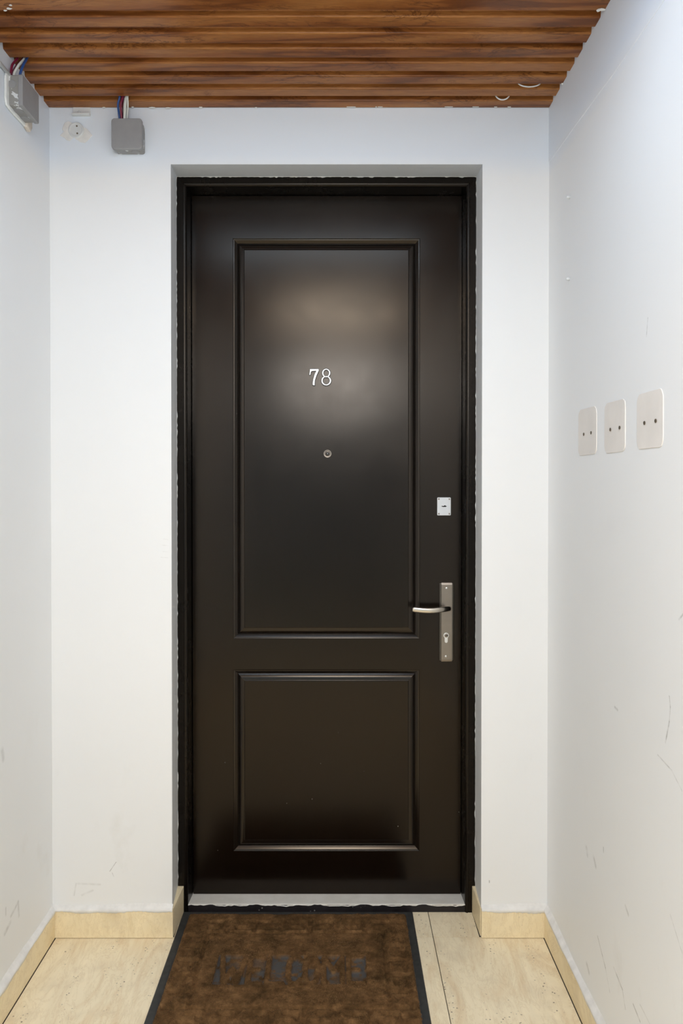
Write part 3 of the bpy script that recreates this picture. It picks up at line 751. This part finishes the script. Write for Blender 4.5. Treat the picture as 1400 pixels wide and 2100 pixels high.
# loose upright fibres over the pile
NF = 90000
fx_ = rng.uniform(mx0_+.0215, mx1_-.0215, NF); fy_ = rng.uniform(my0+.0215, my1-.0215, NF)
hf, bf, ef, a1, a2, a3, dk_, df_ = relief(fx_, fy_)
keep = (bf < .30) & (ef > .0005) & ((dk_ > .0035) | (a1 < .4)) & (df_ > .0028); fx_, fy_, hf, a1, a3, dk_ = fx_[keep], fy_[keep], hf[keep], a1[keep], a3[keep], dk_[keep]; NF = len(fx_)
az = rng.uniform(0, 2*np.pi, NF); ln = rng.uniform(.002, .0048, NF); lean = rng.uniform(.3, 1.15, NF)
dirx, diry = np.cos(az)*np.sin(lean), np.sin(az)*np.sin(lean); wx, wy = -np.sin(az)*.00036, np.cos(az)*.00036
wx, wy = np.full(NF, .00038)*np.cos(az*3), np.full(NF, .00038)*np.sin(az*3)
b0_ = np.stack([fx_-wx, fy_-wy, hf-.0012], -1); b1_ = np.stack([fx_+wx, fy_+wy, hf-.0012], -1)
tpz = np.stack([fx_+dirx*ln, fy_+diry*ln, hf-.0006+np.cos(lean)*ln*.9], -1)
V = np.stack([b0_, b1_, tpz], 1).reshape(-1, 3); Fc = np.arange(NF*3).reshape(-1, 3)
me = bpy.data.meshes.new('coir_fibres'); me.from_pydata(V.tolist(), [], Fc.tolist()); me.update()
tone = np.repeat(np.clip(.5+(rng.random(NF)-.5)*.7+1.2*(a1-.5)-.7*(a3-.5), 0, 1), 3).astype(np.float32)
me.attributes.new('tone', 'FLOAT', 'POINT').data.foreach_set('value', tone)
s = N('coir_fibre'); at = s.n('ShaderNodeAttribute', attribute_name='tone')
M['fibre'] = s.set(s.ramp(at.outputs['Fac'], [(0, (.045, .022, .007)), (.5, (.17, .090, .035)), (1, (.34, .20, .092))]), .75, 0, .25)
fo = link('coir_fibres', me, M['fibre'], None); fo['kind'] = 'stuff'; mchild('f', fo)

# ------------------------------------------------------------ junction boxes and wires
def wire(root, path, r, mat):
    bm = nb(); tube(bm, spline(path, 6), r, 10); o = obj('wire', bm, M[mat], None, smooth=True); o.parent = root
    o.matrix_parent_inverse = Matrix.Translation(-root.location); return o
def rchild(root, name, bm, mat, **kw):
    o = obj(name, bm, M[mat], None, **kw); o.parent = root; o.matrix_parent_inverse = Matrix.Translation(-root.location); return o
# box on the back wall
(x0, z1), (x1, z0) = UY(228, 242.5, -.042), UY(290.5, 305.5, -.042)
jb = setp(empty('junction_box', ((x0+x1)/2, 0, z0)), 'square grey junction box on the back wall, with four-colour wires rising into the ceiling', 'junction box', 'junction boxes under the slatted ceiling')
bm = nb(); prism_y(bm, rrect(x0+.0055, x1-.0015, z0+.0025, z1-.003, .006), -.034, -.0005); rchild(jb, 'box_body', bm, 'grey_daub', bevel=.001)
bm = nb(); prism_y(bm, rrect(x0, x1+.001, z0, z1, .0085, 6), -.043, -.031); rchild(jb, 'box_lid', bm, 'grey_plastic', bevel=.0022, seg=3)
for u in (.30, .72):
    bm = nb(); n = 20; cx = x0+(x1-x0)*u
    va = [bm.verts.new((cx+.0105*math.cos(a), -.017+.0105*math.sin(a), z0+.0016)) for a in [2*math.pi*i/n for i in range(n)]]
    vb = [bm.verts.new((cx+.0115*math.cos(a), -.017+.0115*math.sin(a), z0+.0030)) for a in [2*math.pi*i/n for i in range(n)]]
    for i in range(n): bm.faces.new((va[i], va[(i+1)%n], vb[(i+1)%n], vb[i]))
    bm.faces.new(va); rchild(jb, 'knockout', bm, 'grey_plastic')
bm = nb(); box(bm, x1-.0022, x1+.0004, -.026, -.021, z0+.018, z1-.020); rchild(jb, 'side_rib', bm, 'grey_plastic', bevel=.001)
def JB(px, py, y): a = UY(px, py, y); return (a[0], y, a[1])
for px0_, px1_, pxm, m, r, yy_ in ((245.5, 245, 241.8, 'wire_blue', .0029, -.026), (249.5, 251.5, 247.5, 'wire_red', .0029, -.030), (253, 255, 252.5, 'wire_maroon', .0026, -.022),
                              (255.5, 258.5, 257.2, 'wire_white', .0027, -.031), (259.5, 261.5, 262.0, 'wire_white', .0025, -.024), (253.8, 256.5, 254.5, 'wire_white', .0016, -.034)):
    wire(jb, [JB(px0_, 247, yy_), JB((px0_+pxm)/2, 232, yy_-.006), JB(pxm, 215, yy_-.022), JB(px1_, 200, -.0535), JB(px1_+.6, 188, -.056)], r, m)
# box on the left wall
jx = XL+.040
yn, zt = UX(46, 151, jx); yf_, _ = UX(80, 200, jx); _, zb = UX(44, 213, jx)
jb2 = setp(empty('junction_box', (XL, (yn+yf_)/2, zb)), 'grey junction box smeared with paint on the left wall, up in the corner', 'junction box', 'junction boxes under the slatted ceiling')
def rr_x(y0, y1, z0, z1, r): return rrect(y0, y1, z0, z1, r)
bm = nb(); prism_x(bm, rr_x(yn+.002, yf_-.003, zb+.002, zt-.001, .004), XL+.0005, jx-.009); rchild(jb2, 'box_body', bm, 'grey_daub', bevel=.001)
bm = nb(); prism_x(bm, rr_x(yn, yf_, zb, zt, .005), jx-.011, jx); rchild(jb2, 'box_lid', bm, 'grey_plastic', bevel=.002, seg=3)
bm = nb(); lathe_y(bm, (XL+.014, zb+.052), [(.0098, yn+.0025), (.0098, yn+.0012), (.0085, yn+.0008), (.004, yn+.0010)], 22); rchild(jb2, 'knockout', bm, 'grey_plastic')
for u in (.33, .72):
    bm = nb(); n = 20; cy = yn+(yf_-yn)*u
    va = [bm.verts.new((XL+.016+.0115*math.cos(a), cy+.0125*math.sin(a), zb+.0010)) for a in [2*math.pi*i/n for i in range(n)]]
    vb = [bm.verts.new((v.co.x, v.co.y, zb+.0025)) for v in va]
    for i in range(n): bm.faces.new((va[i], va[(i+1)%n], vb[(i+1)%n], vb[i]))
    bm.faces.new(va); rchild(jb2, 'knockout', bm, 'grey_plastic')
def JL(px, py, y): a = UY(px, py, y); return (a[0], y, a[1])
y_ = yn+.014
for p0_, p1_, m, r in ((21.5, 35, 'wire_red', .0029), (25, 46, 'wire_maroon', .0027), (28.5, 49.5, 'wire_white', .0031), (41, 54.5, 'wire_blue', .0031)):
    wire(jb2, [JL(p0_, 158, y_), JL(p0_+1, 149, y_-.001), JL((p0_+p1_)/2-(3 if m == 'wire_red' else 0), 133, y_+.003), JL(p1_, 121, -.243), JL(p1_+3, 112, -.236)], r, m)
# paint-clogged plaster pad beyond the left box
bm = nb(); prism_x(bm, [(yf_-.004, zb-.006), (yf_+.018, zb-.012), (yf_+.030, zb+.003), (yf_+.026, zt-.004), (yf_+.004, zt-.001), (yf_-.004, zt-.02)], XL+.0002, XL+.012)
o = obj('plaster_patch', bm, M['plaster_warm'], wl, bevel=.004, seg=3); 
bm = nb(); prism_x(bm, [(yn-.014, zb+.012), (yn-.008, zb-.004), (yn+.02, zb-.007), (yf_, zb-.006), (yf_, zt), (yn-.006, zt+.004), (yn-.013, zt-.01)], XL+.0002, XL+.0065)
obj('plaster_patch', bm, M['caulk'], wl, bevel=.003, seg=3)
# surface cable running from that box toward the viewer
ca = UX(16, 150, XL+.006); 
bm = nb(); tube(bm, [(XL+.006, yn+.004, ca[1]), (XL+.005, -.5, ca[1]+.006), (XL+.005, -.9, ca[1]+.004), (XL+.005, -1.5, ca[1]+.006)], .0045, 12)
setp(obj('surface_cable', bm, M['white_plastic'], None, smooth=True), 'white painted cable running along the top of the left wall to the junction box', 'cable')

# round blanking cap and bracket on the back wall, upper left
c_ = UY(157, 268, 0)
cap = setp(empty('round_socket', (c_[0], 0, c_[1])), 'small round white socket with two dark holes, painted over, below the ceiling corner', 'socket')
bm = nb(); lathe_y(bm, c_, [(.0215, .0005), (.0215, -.004), (.0195, -.0065), (.0160, -.0062), (.0150, -.0050), (.004, -.0048)], 32); o = rchild(cap, 'cap', bm, 'white_plastic', smooth=True); o.modifiers.new('e', 'EDGE_SPLIT').split_angle = .6
for py in (258.5, 273.5):
    q = UY(157.5 if py < 265 else 158.5, py, -.005); bm = nb(); grid_cyl(bm, q, .0024, -.0058, -.004, 12); rchild(cap, 'socket_hole', bm, 'hole')
bm = nb(); pts = []
for i in range(26):
    a = 2*math.pi*i/26; rr = .028+.012*math.sin(a*2+2.5)+random.uniform(-.003, .003)+(.012 if 3.2 < a < 4.2 else 0)
    pts.append((c_[0]+rr*math.cos(a)*1.1, c_[1]+rr*math.sin(a)-.004))
prism_y(bm, pts, -.0018, .0004); obj('plaster_patch', bm, M['plaster'], wb, bevel=.001, seg=2)
(x0, z1), (x1, z0) = UY(147, 224, -.012), UY(183, 235, -.012)
br = setp(empty('small_bracket', ((x0+x1)/2, 0, z0)), 'little white painted bracket tucked under the ceiling above the round socket', 'bracket')
bm = nb(); box(bm, x0, x1, -.004, -.0004, z0, z1+.012); box(bm, x0, x1, -.014, -.004, z0, z0+.005); rchild(br, 'bracket_body', bm, 'white_plastic', bevel=.0012)
bm = nb(); q = UY(162, 229, -.006); lathe_y(bm, q, [(.0035, -.004), (.003, -.0065), (.001, -.0072)], 12); rchild(br, 'screw', bm, 'caulk', smooth=True)

# white loops peeping out of the ceiling grooves
def loop(name, c, R, r, tilt, label, squash=1.):
    bm = nb(); path = [(c[0]+R*math.cos(a), c[1]+R*squash*math.sin(a)*math.sin(tilt), c[2]+R*squash*math.sin(a)*math.cos(tilt)) for a in [math.pi+math.pi*i/24 for i in range(25)]]
    tube(bm, path, r, 8); setp(obj(name, bm, M['white_plastic'], None, smooth=True), label, 'cable', 'white cable loops in the ceiling grooves')
a = UY(1030, 203.5, -.0555); loop('cable_loop', (a[0], -.0555, a[1]+.0175), .0200, .0019, 0.0, 'small white cable loop hanging in the groove nearest the back wall', .95)
a = UY(1085, 176, -.121); loop('cable_loop', (a[0], -.121, a[1]+.0100), .030, .0017, 0.0, 'wide flat white cable loop in the second groove from the back wall', .42)

# ------------------------------------------------------------ blank cover plates on the right wall
plates = [((1186.5, 1223.5), 843, 934, 1205, (1196.5, 890.5), (1211.5, 887.5), 'farthest from the viewer'),
          ((1240, 1282.5), 828, 929, 1261, (1251, 881), (1270, 877), 'middle one of three'),
          ((1306.5, 1360), 808, 921, 1333, (1321, 867.5), (1344, 863), 'nearest the viewer')]
for (xa, xb), yt, yb_, xm, h1, h2, lab in plates:
    ya = UX(xa, 900, XR)[0]; yb2 = UX(xb, 900, XR)[0]; zt_ = UX(xm, yt-6, XR)[1]; zb_ = UX(xm, yb_-1, XR)[1]
    y0, y1 = min(ya, yb2), max(ya, yb2); n = 7; pts = []
    for (yy_, zz_) in rrect(y0, y1, zb_, zt_, .017, 5): pts.append((yy_+random.uniform(-.0008, .0008), zz_+random.uniform(-.0009, .0009)))
    r = setp(empty('cover_plate', (XR, (y0+y1)/2, (zb_+zt_)/2)), 'cream cover plate with two screw holes on right wall, '+lab, 'cover plate', 'blank cover plates on the right wall')
    bm = nb(); prism_x(bm, pts, XR-.0015, XR+.0005); rchild(r, 'plate', bm, 'cover', bevel=.0009, seg=2)
    for h in (h1, h2):
        hy, hz = UX(h[0], h[1], XR-.002); bm = nb(); m = 14
        va = [bm.verts.new((XR-.0026, hy+.0046*math.cos(a), hz+.0038*math.sin(a))) for a in [2*math.pi*i/m for i in range(m)]]
        vb = [bm.verts.new((XR-.002, v.co.y, v.co.z)) for v in va]
        for i in range(m): bm.faces.new((va[i], va[(i+1)%m], vb[(i+1)%m], vb[i]))
        bm.faces.new(va); rchild(r, 'screw_hole', bm, 'hole')
        bm = nb(); va = [bm.verts.new((XR-.0034, hy+.0022*math.cos(a)+.0006, hz+.0020*math.sin(a)+.0004)) for a in [2*math.pi*i/m for i in range(m)]]
        vb = [bm.verts.new((XR-.002, v.co.y, v.co.z)) for v in va]
        for i in range(m): bm.faces.new((va[i], va[(i+1)%m], vb[(i+1)%m], vb[i]))
        bm.faces.new(va); rchild(r, 'screw_head', bm, 'nickel')
# wall plugs / nails
for (px, py), lab in (((1168, 404.5), 'upper of the two small white wall plugs on the right wall'), ((1167.5, 572.5), 'lower of the two small white wall plugs on the right wall')):
    y, z = UX(px, py, XR); bm = nb(); tube(bm, [(XR+.002, y, z), (XR-.006, y-.001, z+.0004), (XR-.009, y-.001, z+.0012)], [.0046, .0042, .003], 10)
    setp(obj('wall_plug', bm, M['white_plastic'], None, smooth=True), lab, 'wall plug', 'wall plugs on the right wall')
